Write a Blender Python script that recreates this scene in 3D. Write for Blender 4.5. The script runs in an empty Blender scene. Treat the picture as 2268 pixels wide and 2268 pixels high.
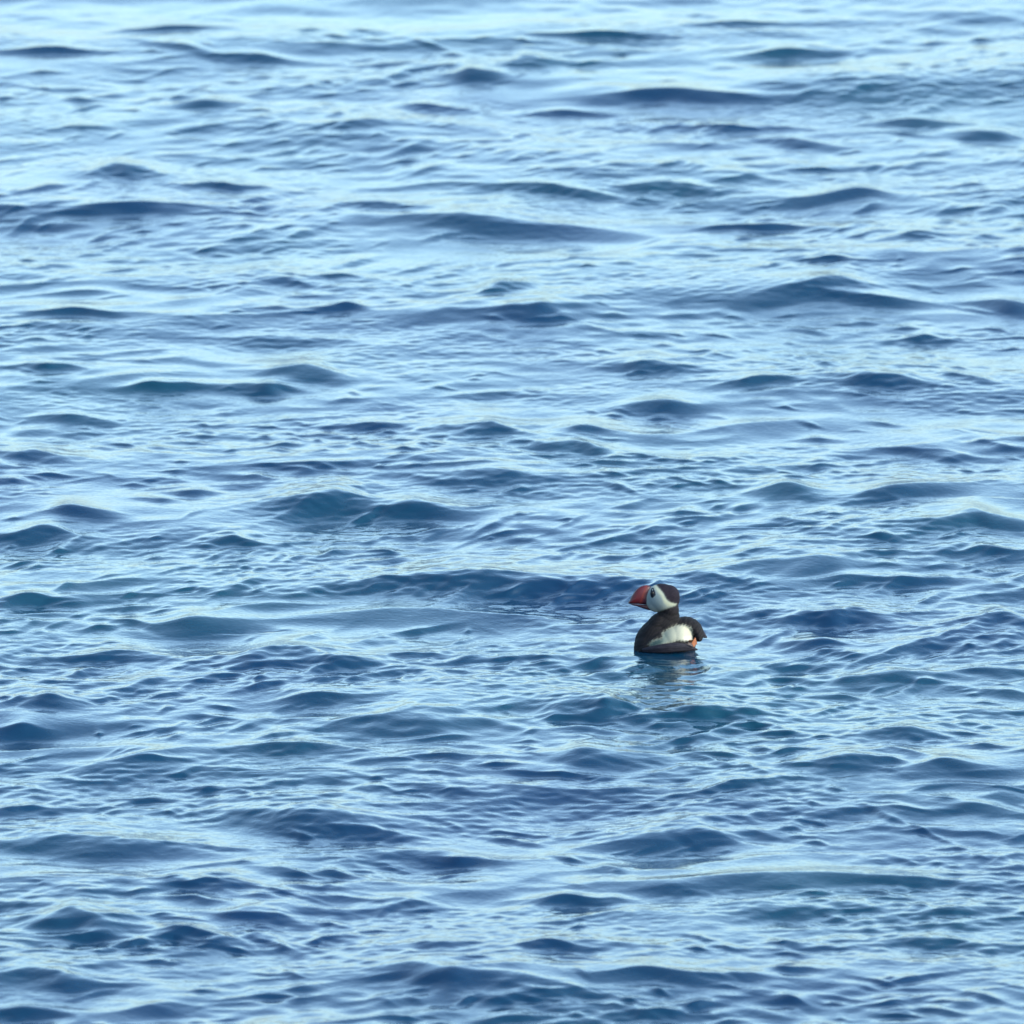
import bpy, bmesh, math, random
import numpy as np
from mathutils import Vector, Matrix

C = bpy.context.scene.collection
R = math.radians

# ------------------------------------------------------------------ camera
ELEV = R(10.8); DIST = 28.0
PX = 0.00085                       # metres per photo pixel at the bird
cam_d = bpy.data.cameras.new('camera')
cam = bpy.data.objects.new('camera', cam_d); C.objects.link(cam)
right = Vector((1, 0, 0)); up = Vector((0, math.sin(ELEV), math.cos(ELEV))); fwd = Vector((0, math.cos(ELEV), -math.sin(ELEV)))
aim = -right * ((1482 - 1134) * PX) + up * ((1445 - 1134) * PX)
cam.location = aim - fwd * DIST
cam.rotation_euler = (math.pi / 2 - ELEV, 0, 0)
cam_d.sensor_width = 36; cam_d.lens = 36 * DIST / (2268 * PX)
cam_d.clip_start = 0.5; cam_d.clip_end = 9000
cam_d.dof.use_dof = True
cam_d.dof.focus_distance = DIST - 0.1
cam_d.dof.aperture_fstop = cam_d.lens / 1000 / 0.042
bpy.context.scene.camera = cam

# ------------------------------------------------------------------ sky, sun, exposure
SUN_EL, SUN_AZ = 30.0, 116.0       # azimuth clockwise from +Y (the way the camera looks)
w = bpy.data.worlds.new('World'); bpy.context.scene.world = w; w.use_nodes = True
nt = w.node_tree; bg = nt.nodes['Background']
sky = nt.nodes.new('ShaderNodeTexSky'); sky.sky_type = 'NISHITA'; sky.sun_disc = False
sky.sun_elevation = R(SUN_EL); sky.sun_rotation = R(SUN_AZ)
sky.air_density = 0.75; sky.dust_density = 2.4; sky.ozone_density = 1.0; sky.altitude = 10
tint = nt.nodes.new('ShaderNodeVectorMath'); tint.operation = 'MULTIPLY'; tint.inputs[1].default_value = (.88, 1.02, .96)   # thin high cloud greys the blue
nt.links.new(sky.outputs[0], tint.inputs[0]); nt.links.new(tint.outputs[0], bg.inputs[0]); bg.inputs[1].default_value = 0.15
sd = bpy.data.lights.new('sun', 'SUN'); sd.energy = 0.5; sd.angle = R(12); sd.color = (1, .98, .94)
sun = bpy.data.objects.new('sun', sd); C.objects.link(sun)
sdir = Vector((math.sin(R(SUN_AZ)) * math.cos(R(SUN_EL)), math.cos(R(SUN_AZ)) * math.cos(R(SUN_EL)), math.sin(R(SUN_EL))))
sun.rotation_euler = sdir.to_track_quat('Z', 'Y').to_euler(); sun.location = sdir * 60
vs = bpy.context.scene.view_settings
vs.view_transform = 'Standard'; vs.look = 'None'; vs.exposure = 2.15; vs.gamma = 1; vs.use_curve_mapping = False

# ------------------------------------------------------------------ helpers
def mat(name, col, rough=.6, spec=.5):
    m = bpy.data.materials.new(name); m.use_nodes = True
    b = m.node_tree.nodes['Principled BSDF']
    b.inputs['Base Color'].default_value = (*col, 1); b.inputs['Roughness'].default_value = rough
    b.inputs['Specular IOR Level'].default_value = spec
    return m, m.node_tree, b

def link(name, me, m=None, parent=None):
    o = bpy.data.objects.new(name, me); C.objects.link(o)
    if m: me.materials.append(m)
    if parent: o.parent = parent
    return o

# ------------------------------------------------------------------ water surface
def axis(lo, hi, fine, grow, lim, maxstep=400):
    a = list(np.arange(lo, hi + 1e-9, fine))
    s, v = fine, a[-1]
    while v < lim: s = min(s * grow, maxstep); v += s; a.append(v)
    s, v, b = fine, a[0], []
    while v > -lim: s = min(s * grow, maxstep); v -= s; b.append(v)
    return np.array(b[::-1] + a)

gx = axis(-2.1, 1.5, 0.0038, 1.045, 4000)
gy = axis(-4.6, 7.6, 0.0048, 1.045, 4000)
dx = np.gradient(gx); dy = np.gradient(gy)
rng = np.random.RandomState(11)

def field(waves, chop=0.0, warp=0.0):
    """sum of directional waves, low-rank: returns height, x shift, y shift"""
    k = waves[:, 0]; th = waves[:, 1]; a = waves[:, 2]; ph = waves[:, 3]
    kx = k * np.cos(th); ky = k * np.sin(th)
    fx = np.exp(-(np.outer(gx * 0 + dx, kx) * 0.8) ** 2); fy = np.exp(-(np.outer(dy, ky) * 0.8) ** 2)
    ax = np.outer(gx, kx) + ph; ay = np.outer(gy, ky)
    cx, sx, cy, sy = np.cos(ax) * fx, np.sin(ax) * fx, np.cos(ay) * fy, np.sin(ay) * fy
    f32 = lambda q: q.astype(np.float32)
    cx, sx, cy, sy = map(f32, (cx, sx, cy, sy)); a = f32(a)
    H = (cx * a) @ cy.T - (sx * a) @ sy.T
    if not chop: return H
    S = lambda wgt: (sx * wgt) @ cy.T + (cx * wgt) @ sy.T
    return H, -chop * S(a * f32(np.cos(th))), -chop * S(a * f32(np.sin(th)))

def band(n, l0, l1, slope, mean_deg, spread_deg):
    """n random waves with wavelengths l0..l1 and total rms slope `slope`"""
    lam = np.exp(rng.uniform(math.log(l0), math.log(l1), n)); k = 2 * np.pi / lam
    th = np.radians(mean_deg + rng.normal(0, spread_deg, n))
    a = slope * math.sqrt(2.0 / n) / k
    return np.stack([k, th, a, rng.uniform(0, 6.283, n)], 1)

# patchiness: broad slow fields that gather the short ripples into groups
def patch(n, l0, l1, lo, hi, gain=1.2):
    p = field(band(n, l0, l1, 1.0, 90, 50)); p = p / p.std()
    return lo + (hi - lo) / (1 + np.exp(-gain * 1.6 * p))

Hs, Xs, Ys = field(np.concatenate([band(50, 1.2, 3.6, .018, 88, 18), band(130, .40, 1.2, .034, 90, 42)]), 1.0)
Hm, Xm, Ym = field(band(320, .13, .36, .033, 108, 46), 0.9)
Hf, Xf, Yf = field(band(420, .05, .13, .046, 108, 50), 0.8)
Hq = field(band(420, .022, .055, .062, 108, 50))
# wavelets with sharp crests: ridges along the zero lines of a wave field
def ridges(n, l0, l1, slope, mean, spread):
    q = field(band(n, l0, l1, slope, mean, spread)); e = q.std() * .16
    q = -np.sqrt(q * q + e * e); return q - q.mean()
Hr = ridges(160, .32, .8, .030, 98, 40); Hr2 = ridges(260, .15, .36, .034, 108, 44)
P1 = patch(60, .5, 2.4, .25, 1.5); P2 = patch(90, .35, 1.6, .08, 1.8); P3 = patch(120, .25, 1.2, .05, 1.8, 1.6); P4 = patch(70, .4, 1.8, .0, 1.9, 1.8); P5 = patch(100, .25, 1.1, .0, 1.9, 1.8)
# a calmer stretch farther out, where the wind has dropped
calm = (1 - .34 / (1 + np.exp(-(gy - 1.8) / .7)))[None, :].astype(np.float32)
P1 = P1 * calm; P2 = P2 * calm; P3 = P3 * calm; P4 = P4 * calm; P5 = P5 * calm
H = Hs + Hm * P1 + Hf * P2 + Hq * P3 + Hr * P4 + Hr2 * P5
DX = Xs + Xm * P1 + Xf * P2; DY = Ys + Ym * P1 + Yf * P2
del Hr, Hr2, P4, P5, Xs, Ys, Xm, Ym, Xf, Yf
X = np.repeat(gx[:, None], len(gy), 1).astype(np.float32); Y = np.repeat(gy[None, :], len(gx), 0).astype(np.float32)

# the larger wavelets one can single out: (x, y, half width, face height, fall of the right end), read off a 1932 px view
CR = [(960,430,190,30,12),(1060,364,140,14,14),(1270,356,100,18,2),(1590,372,100,16,-4),(260,400,190,18,-2),(100,103,110,11,0),
(480,115,95,13,6),(1110,72,120,10,0),(1400,50,110,12,-3),(1480,106,100,15,-10),(820,206,75,14,6),(1280,190,160,20,0),(1370,244,65,12,3),
(1500,268,85,16,8),(1750,236,95,18,4),(1870,256,80,20,2),(1010,600,70,20,-6),(950,550,42,16,-4),(1560,505,65,13,2),(1540,560,110,26,-8),
(1900,580,70,22,9),(1225,696,75,21,3),(1640,725,95,20,9),(575,712,80,26,6),(500,736,55,18,3),(1240,768,75,22,0),(900,820,90,26,8),
(1080,852,85,22,9),(1115,818,62,18,2),(130,790,70,14,4),(900,908,120,28,5),(600,962,90,36,2),(780,972,95,22,5),(930,1106,230,32,-5),
(1480,1082,170,46,-12),(1800,1000,140,28,-4),(1720,935,110,24,-14),(380,1180,85,26,-4),(80,1142,110,18,-4),(560,1256,130,40,2),
(760,1378,150,56,-3),(1120,1347,72,26,2),(1340,1356,120,22,-5),(1700,1284,110,22,-4),(1130,1432,90,32,2),(620,1330,120,16,-5),
(560,1422,130,18,0),(170,1596,200,62,6),(590,1548,170,52,12),(1280,1588,145,38,6),(1480,1672,400,30,-5),(140,1752,120,42,12),
(350,1776,90,20,6),(490,1736,72,20,2),(790,1796,105,20,0),(1040,1802,90,16,2),(870,1862,170,36,16),(1270,1860,185,20,0),
(100,1860,140,32,3),(280,1916,100,26,-4),(1610,1450,95,24,-4),(1800,1466,90,24,0),(1690,1394,90,22,-4),(1560,1170,95,26,-3),
(1530,1218,70,18,3),(100,1340,60,20,2),(30,1388,60,18,0),(1080,1700,100,14,0),(1780,1786,110,16,2),(140,600,110,12,2),(80,700,75,14,3),
(640,590,60,12,-3),(50,868,80,22,4),(150,978,70,20,2),(60,1015,90,22,3),(360,935,60,12,0),(1750,640,60,14,2),(300,735,70,12,-3),
(1420,725,75,14,-8),(1640,570,110,16,8),(240,335,70,26,0),(430,355,90,12,3),(390,205,70,16,-2),(330,60,90,10,0),(900,150,50,20,0),
(1000,128,50,24,-4),(1080,215,90,10,2),(1890,1180,70,26,0),(1880,1050,90,16,-2),(200,1240,90,16,-4),(680,1570,110,16,6),
(1700,1100,120,14,-3),(700,805,80,14,-3),(450,1030,60,14,5),(560,885,90,10,0),(1500,1840,60,10,0),(1690,1915,50,12,0),(1740,455,70,12,-5),
(1420,430,90,10,0),(720,395,90,14,6),(1280,975,90,10,2),(1150,880,60,10,0),(1480,935,60,24,0),(1840,990,60,22,4),(820,1440,110,12,-3),
(1260,1925,120,14,0),(60,1915,70,16,0),(1600,1100,60,14,-4),(1450,1160,60,10,-3),(640,1650,70,14,3),(880,1620,70,14,3),(1150,1640,50,14,2)]
cl = cam.location
Hw = np.zeros_like(H)
def wavelet(px_, py_, k, hw, t, fall, amp=.20):
    """one wavelet with a sharp bowed crest, steep towards the shore and long behind"""
    wdt = hw * k * .95; L = t * k / 0.54; a = amp * L
    sl = max(-3.2, min(3.2, -fall * k / math.sin(ELEV) / (hw * k)))
    ext = 3.4 * L + abs(sl) * 2.1 * wdt + .03
    i0, i1 = np.searchsorted(gx, [px_ - 2.1 * wdt, px_ + 2.1 * wdt]); j0, j1 = np.searchsorted(gy, [py_ - ext, py_ + ext])
    if i1 - i0 < 4 or j1 - j0 < 4: return
    xs = (gx[i0:i1, None] - px_) / wdt; ys = (gy[None, j0:j1] - py_)
    pk = rng.uniform(-.35, .35)                                   # where along the crest it peaks
    arch = rng.uniform(-.2, .9) * L * np.exp(-((xs - pk) / .55) ** 2)
    wig = rng.uniform(0, .35) * L * np.sin(xs * rng.uniform(3, 7) + rng.uniform(0, 6.28))
    s = (ys - sl * xs * wdt - arch - wig - .3 * L) / math.sqrt(1 + .5 * sl * sl) + 1.6 * Hm[i0:i1, j0:j1]
    e = .08 * L; q = np.sqrt(s * s + e * e) - e
    g = np.where(s < 0, np.exp(-(q / (1.15 * L)) ** 1.25), np.exp(-q / (2.1 * L)))
    env = np.exp(-np.abs(xs) ** 2.3) * (.75 + .35 * np.exp(-((xs - pk) / .4) ** 2))
    o_ = Hw[i0:i1, j0:j1]; b_ = a * g * env
    Hw[i0:i1, j0:j1] = np.where(o_ > 0, np.sqrt(o_ * o_ + b_ * b_), o_ + b_)
    Hw[i0:i1, j0:j1] -= a * .22 * np.exp(-((s + 2.1 * L) / (1.0 * L)) ** 2) * np.exp(-xs ** 2)
for (u, v, hw, t, fall) in CR:
    u, v, hw, t, fall = [q * 2268 / 1932 for q in (u, v, hw, t, fall)]
    d = fwd * DIST + right * ((u - 1134) * PX) - up * ((v - 1134) * PX)
    p = cl + d * (-cl.z / d.z)
    wavelet(p.x, p.y, (p - cl).length / DIST * PX, hw * 1.15, min(t * 1.15, 50), fall, .39)
# and the countless small ones between them; their crests swing with the gusts from one stretch to the next
sw = patch(14, 2.5, 7, -1, 1, 2.0)
for _ in range(6800):
    px_, py_ = rng.uniform(-2.05, 1.45), rng.uniform(-4.5, 7.5)
    hw = min(120, 36 * math.exp(rng.normal(0, .45))); t = max(5.5, hw * rng.uniform(.10, .24))
    if py_ < -1.0: hw *= 1.2
    if hw > 60: t *= .75
    i, j = np.searchsorted(gx, px_), np.searchsorted(gy, py_)
    pw = P2[i, j]
    if rng.rand() > (.12 + .30 * pw + .22 * pw * pw) * (.65 if py_ > 2.4 else 1): continue
    fall = (rng.normal(-4 - 7 * float(sw[i, j]), 6.0)) * hw / 50
    wavelet(px_, py_, PX * 1.17, hw, t, fall, rng.uniform(.18, .44) * float(calm[0, j]))
Hw = .030 * np.tanh(Hw / .030)
H = H + Hw + (2.2 * Hf * P2 + 1.0 * Hq) * np.exp(-((X - .03) ** 2 + ((Y + .25) * .6) ** 2) / .28 ** 2)
del Hf, Hq
# settle the water gently round the floating bird
near = np.exp(-((X + .0) ** 2 + Y ** 2) / .11 ** 2)
ib, jb = np.searchsorted(gx, 0), np.searchsorted(gy, 0)
h0 = float(H[ib - 30:ib + 30, jb - 20:jb + 20].mean())
H = (H - h0) * (1 - .7 * near)
DX *= (1 - .8 * near); DY *= (1 - .8 * near)
# low rings spreading from it
r = np.sqrt(X ** 2 + Y ** 2)
H += .0008 * np.sin(r * 2 * np.pi / .075) * np.exp(-((r - .20) / .11) ** 2)


nx, ny = len(gx), len(gy)
DY = DY - .9 * H * (1 - near)      # crests lean towards the shore, fronts steeper than backs
co = np.stack([X + DX, Y + DY, H], 2).reshape(-1, 3).astype(np.float32)
idx = np.arange(nx * ny, dtype=np.int32).reshape(nx, ny)
quads = np.stack([idx[:-1, :-1], idx[1:, :-1], idx[1:, 1:], idx[:-1, 1:]], 2).reshape(-1)
me = bpy.data.meshes.new('water')
me.vertices.add(nx * ny); me.vertices.foreach_set('co', co.ravel())
nq = len(quads) // 4
me.loops.add(nq * 4); me.loops.foreach_set('vertex_index', quads)
me.polygons.add(nq); me.polygons.foreach_set('loop_start', np.arange(nq, dtype=np.int32) * 4)
me.update(calc_edges=True); me.polygons.foreach_set('use_smooth', np.ones(nq, bool))
print('water verts', nx, ny, nx * ny, 0)
m, t, b = mat('sea_water', (.006, .045, .13), .06, .5)
b.inputs['IOR'].default_value = 1.333
tc = t.nodes.new('ShaderNodeTexCoord'); mp = t.nodes.new('ShaderNodeMapping'); mp.inputs['Scale'].default_value = (1, 1, 1)
n1 = t.nodes.new('ShaderNodeTexNoise'); n1.inputs['Scale'].default_value = 75; n1.inputs['Detail'].default_value = 3
n1.inputs['Distortion'].default_value = .6
bp = t.nodes.new('ShaderNodeBump'); bp.inputs['Strength'].default_value = .35; bp.inputs['Distance'].default_value = .0022
t.links.new(tc.outputs['Object'], mp.inputs['Vector']); t.links.new(mp.outputs[0], n1.inputs['Vector'])
t.links.new(n1.outputs[0], bp.inputs['Height']); t.links.new(bp.outputs[0], b.inputs['Normal'])
# body colour drifts between blue and blue-green
n2 = t.nodes.new('ShaderNodeTexNoise'); n2.inputs['Scale'].default_value = .9; n2.inputs['Detail'].default_value = 2
cr = t.nodes.new('ShaderNodeValToRGB'); cr.color_ramp.elements[0].color = (.0010, .015, .048, 1); cr.color_ramp.elements[1].color = (.0012, .025, .048, 1)
cr.color_ramp.elements[0].position = .35; cr.color_ramp.elements[1].position = .65
t.links.new(tc.outputs['Object'], n2.inputs['Vector']); t.links.new(n2.outputs[0], cr.inputs[0]); t.links.new(cr.outputs[0], b.inputs['Base Color'])
wo = link('water', me, m); wo['kind'] = 'structure'; wo['label'] = 'rippled blue open water with small dark wavelets reflecting a pale sky'
del X, Y, H, DX, DY, co, near, r, P1, P2, P3, Hm, Hs

# ------------------------------------------------------------------ puffin
# local frame: +X right in the picture, +Z up, +Y away; taken from an enlarged view, S metres per pixel of it
S = PX / 8.05
Y0 = .042
def P(u, v, y=0.0): return Vector(((u - 982) * S, y, ((1490 - v) * S - (y + Y0) * math.sin(ELEV)) / math.cos(ELEV)))
bird = bpy.data.objects.new('puffin', None); C.objects.link(bird)
bird.location = (0, Y0, 0)
bird['label'] = 'puffin with red bill and white face floating on the rippled water'; bird['category'] = 'seabird'

def ell(bm, c, r, rot=0.0, seg=40):
    M = Matrix.Translation(c) @ Matrix.Rotation(rot, 4, 'Y') @ Matrix.Diagonal((*r, 1))
    bmesh.ops.create_uvsphere(bm, u_segments=seg, v_segments=seg // 2, radius=1, matrix=M)

def remeshed(bm, voxel, smooth):
    me = bpy.data.meshes.new('tmp'); bm.to_mesh(me); bm.free()
    o = bpy.data.objects.new('tmp', me); C.objects.link(o)
    q = o.modifiers.new('r', 'REMESH'); q.mode = 'VOXEL'; q.voxel_size = voxel; q.use_smooth_shade = True
    q = o.modifiers.new('s', 'SMOOTH'); q.iterations = smooth; q.factor = .5
    dg = bpy.context.evaluated_depsgraph_get(); dg.update()
    out = bpy.data.meshes.new_from_object(o.evaluated_get(dg)); bpy.data.objects.remove(o)
    return out

def mm(x): return x / 1000
bm = bmesh.new()
# trunk: breast/back on the left, rump on the right, keel below the water
ell(bm, P(830, 1330, .004), (mm(50), mm(50), mm(34)), R(-8))
ell(bm, P(620, 1380, .000), (mm(27.5), mm(40), mm(32)), R(18))
ell(bm, P(650, 1095, .006), (mm(33), mm(32), mm(15.5)), R(-42))
ell(bm, P(700, 1200, .006), (mm(40), mm(38), mm(27)), R(-42))
ell(bm, P(1140, 1300, .010), (mm(35), mm(52), mm(40)), R(6))
ell(bm, P(1300, 1160, .020), (mm(25), mm(40), mm(24)), R(30))
ell(bm, P(920, 1500, .010), (mm(53), mm(55), mm(26)))
ell(bm, P(1010, 1240, .008), (mm(34), mm(50), mm(30)), R(-8))
# rump curving up and over the rear of the flank
for u_, v_, r_, y_ in [(1120, 1000, 10, .014), (1200, 978, 11, .016), (1270, 972, 12, .016), (1340, 985, 12.5, .015), (1410, 1020, 12.5, .013), (1460, 1065, 12, .010), (1495, 1120, 11, .007), (1515, 1175, 9.5, .003), (1520, 1220, 7, .0)]:
    ell(bm, P(u_, v_, y_), (mm(r_), mm(30), mm(r_)))
# neck
ell(bm, P(765, 965, .006), (mm(27), mm(28), mm(15)), R(-42))
ell(bm, P(880, 1010, .006), (mm(30), mm(28), mm(26)), R(-35))
ell(bm, P(965, 890, .006), (mm(22), mm(23), mm(28)), R(8))
ell(bm, P(1000, 740, .004), (mm(17), mm(20), mm(22)))
# head
ell(bm, P(875, 520, 0), (mm(32), mm(23), mm(27)), R(14))
ell(bm, P(975, 485, 0), (mm(21), mm(20.5), mm(21)), R(25))
ell(bm, P(770, 560, 0), (mm(22), mm(16), mm(23)), R(12))
ell(bm, P(690, 500, 0), (mm(15), mm(11), mm(21)), R(12))
body_me = remeshed(bm, .0012, 9)

# plumage pattern: black and white zones of the real bird, with some side light painted into the colour
def inside(poly, u, v):
    c = np.zeros(u.shape, bool); n = len(poly)
    for i in range(n):
        x1, y1 = poly[i]; x2, y2 = poly[(i + 1) % n]
        if y1 == y2: continue
        q = ((y1 > v) != (y2 > v)) & (u < (x2 - x1) * (v - y1) / (y2 - y1) + x1)
        c ^= q
    return c
def dist_poly(poly, u, v):
    d = np.full(u.shape, 1e9)
    for i in range(len(poly)):
        x1, y1 = poly[i]; x2, y2 = poly[(i + 1) % len(poly)]
        ex, ey = x2 - x1, y2 - y1; L2 = ex * ex + ey * ey + 1e-9
        tt = np.clip(((u - x1) * ex + (v - y1) * ey) / L2, 0, 1)
        d = np.minimum(d, np.hypot(u - x1 - tt * ex, v - y1 - tt * ey))
    return np.where(inside(poly, u, v), d, -d)
FACE = [(480,250),(655,262),(735,262),(800,345),(880,440),(930,540),(1000,600),(1118,628),(1105,655),(1000,690),(900,722),(800,765),(700,815),(560,800),(420,700),(420,300)]
RIM = [(712,270),(760,300),(850,400),(905,510),(960,580),(1115,628),(1080,650),(960,665),(890,600),(850,500),(770,400),(700,310)]
FLANK = [(872,1150),(1000,1062),(1120,1010),(1250,1000),(1375,1050),(1400,1160),(1392,1265),(1270,1285),(1150,1268),(1000,1315),(850,1335),(690,1400),(635,1355),(690,1295),(800,1255),(840,1262),(868,1215)]
LOW = [(1230,1350),(1330,1320),(1450,1300),(1440,1400),(1300,1420),(1180,1420)]
n = len(body_me.vertices); vc = np.empty(n * 3, np.float32); body_me.vertices.foreach_get('co', vc); vc = vc.reshape(-1, 3)
vn = np.empty(n * 3, np.float32); body_me.vertices.foreach_get('normal', vn); vn = vn.reshape(-1, 3)
# (u, v) of a surface point as the enlarged view shows it (its height and its distance both move it in the picture)
us = vc[:, 0] / S + 982; vs_ = 1490 - (vc[:, 2] * math.cos(ELEV) + (vc[:, 1] + Y0) * math.sin(ELEV)) / S
jit = 10 * np.sin(us * .11 + 2 * np.sin(vs_ * .05)) + 7 * np.sin(vs_ * .17 + us * .06)
sm = lambda d, w_: 1 / (1 + np.exp(-d / w_))
face = sm(dist_poly(FACE, us, vs_) + jit * .3, 7); rim = sm(dist_poly(RIM, us, vs_), 10)
fl = sm(dist_poly(FLANK, us, vs_) + jit, 9); lo = sm(dist_poly(LOW, us, vs_) + jit, 10)
side = 1 - sm(vc[:, 1] * 1000 - 12, 3)          # the far side: its own white face, black body
face2 = sm((vc[:, 2] - P(0, 760).z) * 4000, 2) * sm(-(vc[:, 0] - P(900, 0).x) * 4000, 2) * sm(-(vc[:, 2] - P(0, 330).z) * 4000, 2)
face = np.where(vc[:, 1] > .002, face2, face)
fl = fl * side; lo = lo * side; rim = rim * (vc[:, 1] < .004)
streak = .5 + .5 * np.sin((us * .62 + vs_ * .78) * .11 + 3 * np.sin(us * .02) + 2 * np.sin(vs_ * .013))
streak2 = .5 + .5 * np.sin(us * .05 + 1.3 * np.sin(vs_ * .031)) * np.sin(vs_ * .06 + us * .023)
black = np.stack([.0045 + .007 * streak, .0045 + .005 * streak, .008 + .005 * streak], 1)
cap = sm(700 - vs_, 30)[:, None]; black = black * (1 - cap) + np.array([.010, .007, .016]) * cap * (.9 + .2 * streak2[:, None])
def mixc(a, c, f): return a * (1 - f[:, None]) + np.asarray(c) * f[:, None]
col = mixc(black, (.30, .34, .33), face)
dusk = face * sm(-(np.hypot((us - 760) / 150, (vs_ - 560) / 190) - 1) * 6, 1)
col = mixc(col, (.17, .225, .26), dusk * .85)
col = mixc(col, (.44, .46, .36), rim * face)  # paler right rim: light from the right, painted into the face colour
col = mixc(col, (.46, .45, .37), fl); col = mixc(col, (.12, .16, .155), fl * np.clip((1260 - us) / 380, 0, 1)); col = mixc(col, (.035, .065, .07), fl * sm(860 - us, 12))  # leftward ramp is painted shading, away from the light; left lobe darker teal
col = mixc(col, (.62, .58, .52), fl * sm(-(np.hypot((us - 1320) / 80, (vs_ - 1245) / 40) - 1) * 5, 1))  # painted highlight low on the rear of the flank
col = mixc(col, (.16, .13, .14), lo * .8)
col4 = np.concatenate([np.clip(col * .60, .004, .9), np.ones((n, 1))], 1).astype(np.float32)
ca = body_me.color_attributes.new('plumage', 'FLOAT_COLOR', 'POINT'); ca.data.foreach_set('color', col4.ravel())
# feather lie: long low ridges down the back and neck
lie = (streak - .5) * .0003 * (1 - face) * (1 - fl) * (1 - cap[:, 0]) + (streak2 - .5) * .0002 * (1 - face)
lie += .0016 * np.exp(-((us * .66 + vs_ * .75 - 1405) / 26) ** 2) * (vs_ > 950) * (us < 1000)
vc2 = vc + vn * lie[:, None]; body_me.vertices.foreach_set('co', vc2.ravel().astype(np.float32))
m, t, b = mat('plumage', (.1, .1, .1), .85, .15)
at = t.nodes.new('ShaderNodeAttribute'); at.attribute_name = 'plumage'; t.links.new(at.outputs['Color'], b.inputs['Base Color'])
tc = t.nodes.new('ShaderNodeTexCoord'); mp = t.nodes.new('ShaderNodeMapping'); mp.inputs['Rotation'].default_value = (0, R(35), 0); mp.inputs['Scale'].default_value = (180, 500, 700)
nz = t.nodes.new('ShaderNodeTexNoise'); nz.inputs['Scale'].default_value = 1; nz.inputs['Detail'].default_value = 4
bp = t.nodes.new('ShaderNodeBump'); bp.inputs['Strength'].default_value = .5; bp.inputs['Distance'].default_value = .0012
t.links.new(tc.outputs['Object'], mp.inputs[0]); t.links.new(mp.outputs[0], nz.inputs['Vector']); t.links.new(nz.outputs[0], bp.inputs['Height']); t.links.new(bp.outputs[0], b.inputs['Normal'])
body_me.materials.clear(); body_me.polygons.foreach_set('use_smooth', np.ones(len(body_me.polygons), bool))
link('body', body_me, m, bird)

# deep triangular bill, flattened side to side: outline swept to a rounded thickness
def slab(outline, thick, name, m, parent, y=0.0, bevel=.5, lim=None):
    """closed outline in (u, v), domed on both sides so the edge is thin and the middle full"""
    n = len(outline); cu = sum(p[0] for p in outline) / n; cv = sum(p[1] for p in outline) / n
    bm = bmesh.new(); rings = []
    for sgn, fr in [(-1, .0), (-1, .35), (-1, .65), (-1, .88), (0, 1.0), (1, .88), (1, .65), (1, .35), (1, 0)]:
        yy = y + sgn * thick * math.sqrt(max(0, 1 - fr ** 2.2))
        if fr == 0: rings.append([bm.verts.new(P(cu, cv, yy))])
        else: rings.append([bm.verts.new(P(cu + (p[0] - cu) * fr, cv + (p[1] - cv) * fr, yy)) for p in outline])
    for a_, b_ in zip(rings, rings[1:]):
        for i in range(n):
            j = (i + 1) % n
            if len(a_) == 1: bm.faces.new((a_[0], b_[j], b_[i]))
            elif len(b_) == 1: bm.faces.new((a_[i], a_[j], b_[0]))
            else: bm.faces.new((a_[i], a_[j], b_[j], b_[i]))
    bmesh.ops.recalc_face_normals(bm, faces=bm.faces)
    me = bpy.data.meshes.new(name); bm.to_mesh(me); bm.free()
    me.polygons.foreach_set('use_smooth', np.ones(len(me.polygons), bool))
    return link(name, me, m, parent)
def curve(pts, k=5):
    """closed Catmull-Rom through the points"""
    out = []; n = len(pts)
    for i in range(n):
        p0, p1, p2, p3 = [Vector(pts[(i + q) % n]) for q in (-1, 0, 1, 2)]
        for s_ in range(k):
            t_ = s_ / k
            out.append(tuple(.5 * (2 * p1 + (p2 - p0) * t_ + (2 * p0 - 5 * p1 + 4 * p2 - p3) * t_ ** 2 + (3 * p1 - p0 - 3 * p2 + p3) * t_ ** 3)))
    return out
m_bill, t, b = mat('bill_red', (.16, .018, .022), .5, .3)
# grooved: darker slate base behind, red towards the tip
tc = t.nodes.new('ShaderNodeTexCoord'); sp = t.nodes.new('ShaderNodeSeparateXYZ'); ma = t.nodes.new('ShaderNodeMath'); ma.operation = 'MULTIPLY_ADD'
ma.inputs[1].default_value = -.35
nz = t.nodes.new('ShaderNodeTexNoise'); nz.inputs['Scale'].default_value = 220
cr = t.nodes.new('ShaderNodeValToRGB'); E = cr.color_ramp.elements
E[0].position = 0; E[0].color = (.055, .009, .010, 1); E[1].position = 1; E[1].color = (.014, .006, .020, 1)
for ps, cc in ((.30, (.065, .006, .010, 1)), (.46, (.06, .008, .014, 1)), (.54, (.10, .014, .012, 1)), (.68, (.028, .006, .014, 1))):
    e = E.new(ps); e.color = cc
mr = t.nodes.new('ShaderNodeMapRange'); mr.inputs['From Min'].default_value = P(250, 0).x - .030; mr.inputs['From Max'].default_value = P(640, 0).x - .030
t.links.new(tc.outputs['Object'], sp.inputs[0]); t.links.new(sp.outputs['Z'], ma.inputs[0]); t.links.new(sp.outputs['X'], ma.inputs[2])
t.links.new(ma.outputs[0], mr.inputs['Value']); t.links.new(mr.outputs[0], cr.inputs[0]); t.links.new(cr.outputs[0], b.inputs['Base Color'])
bill_up = curve([(262,622),(284,556),(330,462),(400,368),(490,308),(600,292),(660,330),(670,480),(660,640),(560,640),(420,628)])
bill_lo = curve([(285,634),(420,632),(560,642),(680,640),(690,740),(620,738),(520,708),(400,668)])
bl = slab(bill_up, mm(8.5), 'upper_bill', m_bill, bird)
m_low, t, b = mat('bill_dark', (.022, .006, .012), .5, .3)
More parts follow.
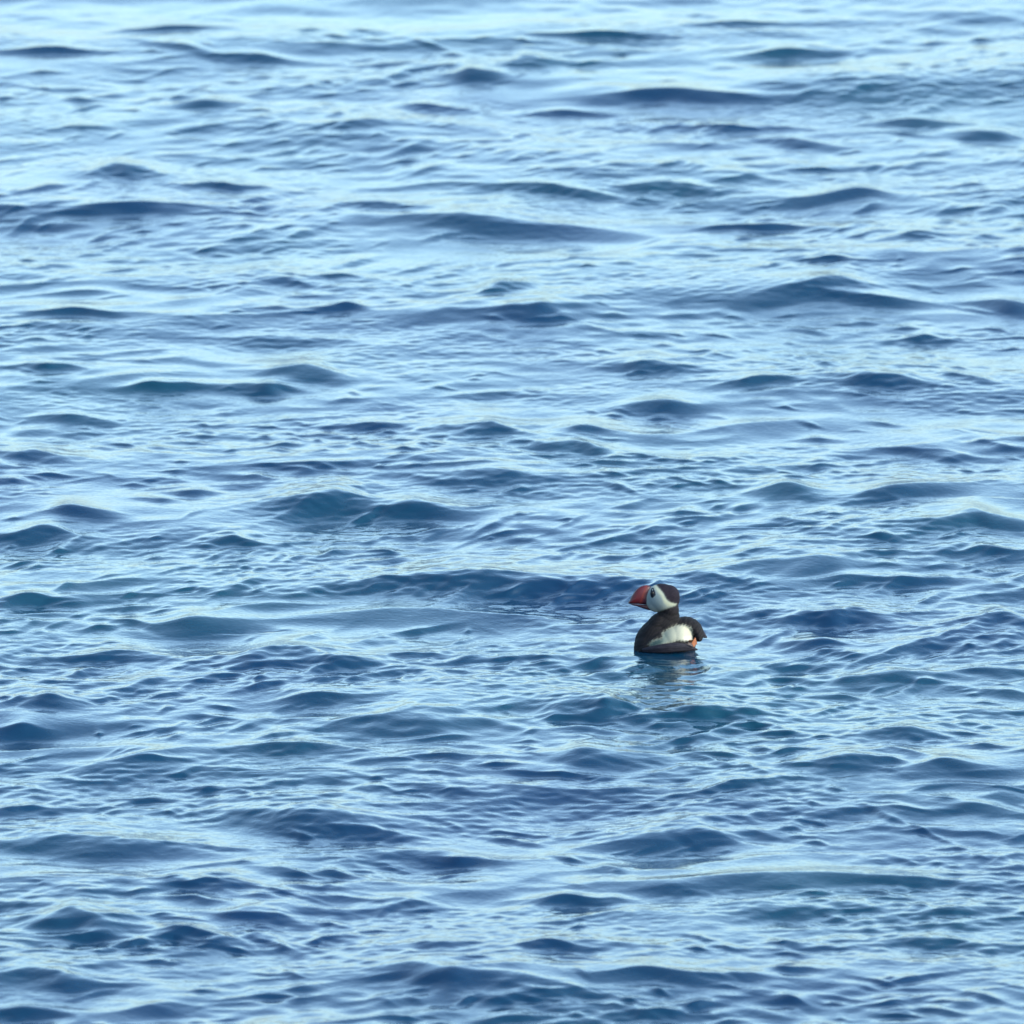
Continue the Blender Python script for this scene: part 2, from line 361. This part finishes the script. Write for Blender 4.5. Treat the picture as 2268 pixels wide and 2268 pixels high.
slab(bill_lo, mm(7), 'lower_bill', m_low, bird)
# eye in its dark wedge
m_eye, _, _ = mat('eye_patch', (.010, .014, .022), .95, .05)
def on_body(u, v):
    d = np.hypot(us - u, vs_ - v) + (vn[:, 1] > -.05) * 1e6
    i = int(np.argmin(d)); return Vector(vc[i]), Vector(vn[i])
def decal(name, outline, th, m, parent):
    """a raised lozenge of skin or feather, laid on the head"""
    bm = bmesh.new(); base = []; topv = []
    for (u, v) in outline:
        p, nn = on_body(u, v); base.append(bm.verts.new(p - nn * .0015)); topv.append(bm.verts.new(p + nn * th * .4))
    cu = sum(p[0] for p in outline) / len(outline); cv = sum(p[1] for p in outline) / len(outline)
    p, nn = on_body(cu, cv); c = bm.verts.new(p + nn * th)
    for i in range(len(outline)):
        j = (i + 1) % len(outline)
        bm.faces.new((base[i], base[j], topv[j], topv[i])); bm.faces.new((topv[i], topv[j], c))
    bmesh.ops.recalc_face_normals(bm, faces=bm.faces)
    me = bpy.data.meshes.new(name); bm.to_mesh(me); bm.free(); me.polygons.foreach_set('use_smooth', np.ones(len(me.polygons), bool))
    return link(name, me, m, parent)
patch_o = decal('eye_patch', curve([(668,360),(700,345),(728,400),(742,455),(705,508),(662,505),(652,430)], 4), .0009, m_eye, bird)
m_ball, _, _ = mat('eye_ball', (.004, .004, .006), .45, .25)
p, nn = on_body(690, 432)
bm = bmesh.new(); bmesh.ops.create_uvsphere(bm, u_segments=20, v_segments=12, radius=.0032, matrix=Matrix.Translation(p + nn * .0002))
me = bpy.data.meshes.new('eye'); bm.to_mesh(me); bm.free(); me.polygons.foreach_set('use_smooth', np.ones(len(me.polygons), bool)); link('eye', me, m_ball, bird)

# folded wing lying along the waterline, with the white flank above it
def blade(name, spine, m, parent, ridges=0):
    """a feathered limb: stations (u, v, y, half height mm, half thickness mm) swept smoothly"""
    bm = bmesh.new(); rings = []; K = 28; pts = []
    for i in range(len(spine) - 1):
        p0 = spine[max(i - 1, 0)]; p1 = spine[i]; p2 = spine[i + 1]; p3 = spine[min(i + 2, len(spine) - 1)]
        for q in range(8):
            tt = q / 8
            pts.append([.5 * (2 * p1[k] + (p2[k] - p0[k]) * tt + (2 * p0[k] - 5 * p1[k] + 4 * p2[k] - p3[k]) * tt ** 2 + (3 * p1[k] - p0[k] - 3 * p2[k] + p3[k]) * tt ** 3) for k in range(5)])
    pts.append(list(spine[-1]))
    for i, s_ in enumerate(pts):
        c = P(s_[0], s_[1], s_[2] / 1000); a_ = pts[max(i - 1, 0)]; b_ = pts[min(i + 1, len(pts) - 1)]
        tx = Vector((b_[0] - a_[0], 0, -(b_[1] - a_[1]))).normalized(); nrm = Vector((-tx.z, 0, tx.x))
        rings.append([bm.verts.new(c + nrm * (math.cos(2 * math.pi * k / K) * s_[3] / 1000) + Vector((0, 1, 0)) * (math.sin(2 * math.pi * k / K) * s_[4] / 1000 * (1 + .10 * math.cos(ridges * 2 * math.pi * k / K)))) for k in range(K)])
    for a_, b_ in zip(rings, rings[1:]):
        for k in range(K): bm.faces.new((a_[k], a_[(k + 1) % K], b_[(k + 1) % K], b_[k]))
    bm.faces.new(rings[0][::-1]); bm.faces.new(rings[-1]); bmesh.ops.recalc_face_normals(bm, faces=bm.faces)
    me = bpy.data.meshes.new(name); bm.to_mesh(me); bm.free(); me.polygons.foreach_set('use_smooth', np.ones(len(me.polygons), bool))
    return link(name, me, m, parent)
m_dark, t, b = mat('wing_feather', (.018, .018, .026), .8, .15)
tc = t.nodes.new('ShaderNodeTexCoord'); mp = t.nodes.new('ShaderNodeMapping'); mp.inputs['Scale'].default_value = (90, 400, 600)
nz = t.nodes.new('ShaderNodeTexNoise'); nz.inputs['Scale'].default_value = 1; nz.inputs['Detail'].default_value = 4
cr = t.nodes.new('ShaderNodeValToRGB'); cr.color_ramp.elements[0].color = (.006, .006, .012, 1); cr.color_ramp.elements[1].color = (.020, .018, .026, 1)
cr.color_ramp.elements[0].position = .35; cr.color_ramp.elements[1].position = .75
bp = t.nodes.new('ShaderNodeBump'); bp.inputs['Strength'].default_value = .5; bp.inputs['Distance'].default_value = .001
t.links.new(tc.outputs['Object'], mp.inputs[0]); t.links.new(mp.outputs[0], nz.inputs['Vector']); t.links.new(nz.outputs[0], cr.inputs[0]); t.links.new(cr.outputs[0], b.inputs['Base Color'])
t.links.new(nz.outputs[0], bp.inputs['Height']); t.links.new(bp.outputs[0], b.inputs['Normal'])
blade('wing', [(500,1450,-36,3,4),(640,1440,-47,6,6),(860,1420,-57,8.5,6),(1080,1400,-58,9,6),(1260,1400,-54,7,5),(1400,1425,-48,4,4),(1490,1440,-44,1.2,1.5)], m_dark, bird, 5)
blade('tail', [(1440,1080,12,8,18),(1520,1120,11,8,17),(1575,1165,10,6,14),(1620,1200,9,3.6,10),(1662,1224,8,1.0,6)], m_dark, bird, 7)
# orange webbed foot trailing at the rear: shank and three toes under one web
m_foot, _, _ = mat('foot_orange', (.14, .038, .009), .6, .3)
foot = blade('leg', [(1330,1290,-34,2.2,2.2),(1400,1290,-42,2.6,2.4),(1445,1272,-46,3.2,2.6)], m_foot, bird)
bm = bmesh.new(); root = P(1440, 1290, -.046)
tips = [P(1380, 1330, -.060), P(1418, 1392, -.058), P(1478, 1340, -.052)]
ank = P(1440, 1240, -.046)
lst = []
for q, tip in enumerate(tips):
    for s_ in range(7):
        f = s_ / 6; c = ank.lerp(tip, f); rr = .0019 * (1 - .55 * f)
        bmesh.ops.create_uvsphere(bm, u_segments=10, v_segments=6, radius=rr, matrix=Matrix.Translation(c))
for a_, b_ in zip(tips, tips[1:]):
    for s_ in range(6):
        for dz in (0,):
            f0, f1 = s_ / 6, (s_ + 1) / 6
            q = [ank.lerp(a_, f0), ank.lerp(b_, f0), ank.lerp(b_, f1), ank.lerp(a_, f1)]
            vsx = [bm.verts.new(z + Vector((0, -.0006, 0))) for z in q] + [bm.verts.new(z + Vector((0, .0006, 0))) for z in q]
            for f_ in ((0,1,2,3),(7,6,5,4),(0,4,5,1),(1,5,6,2),(2,6,7,3),(3,7,4,0)):
                bm.faces.new([vsx[k] for k in f_])
fm = remeshed(bm, .0006, 2); fm.name = 'foot'; fm.materials.clear(); link('foot', fm, m_foot, bird)
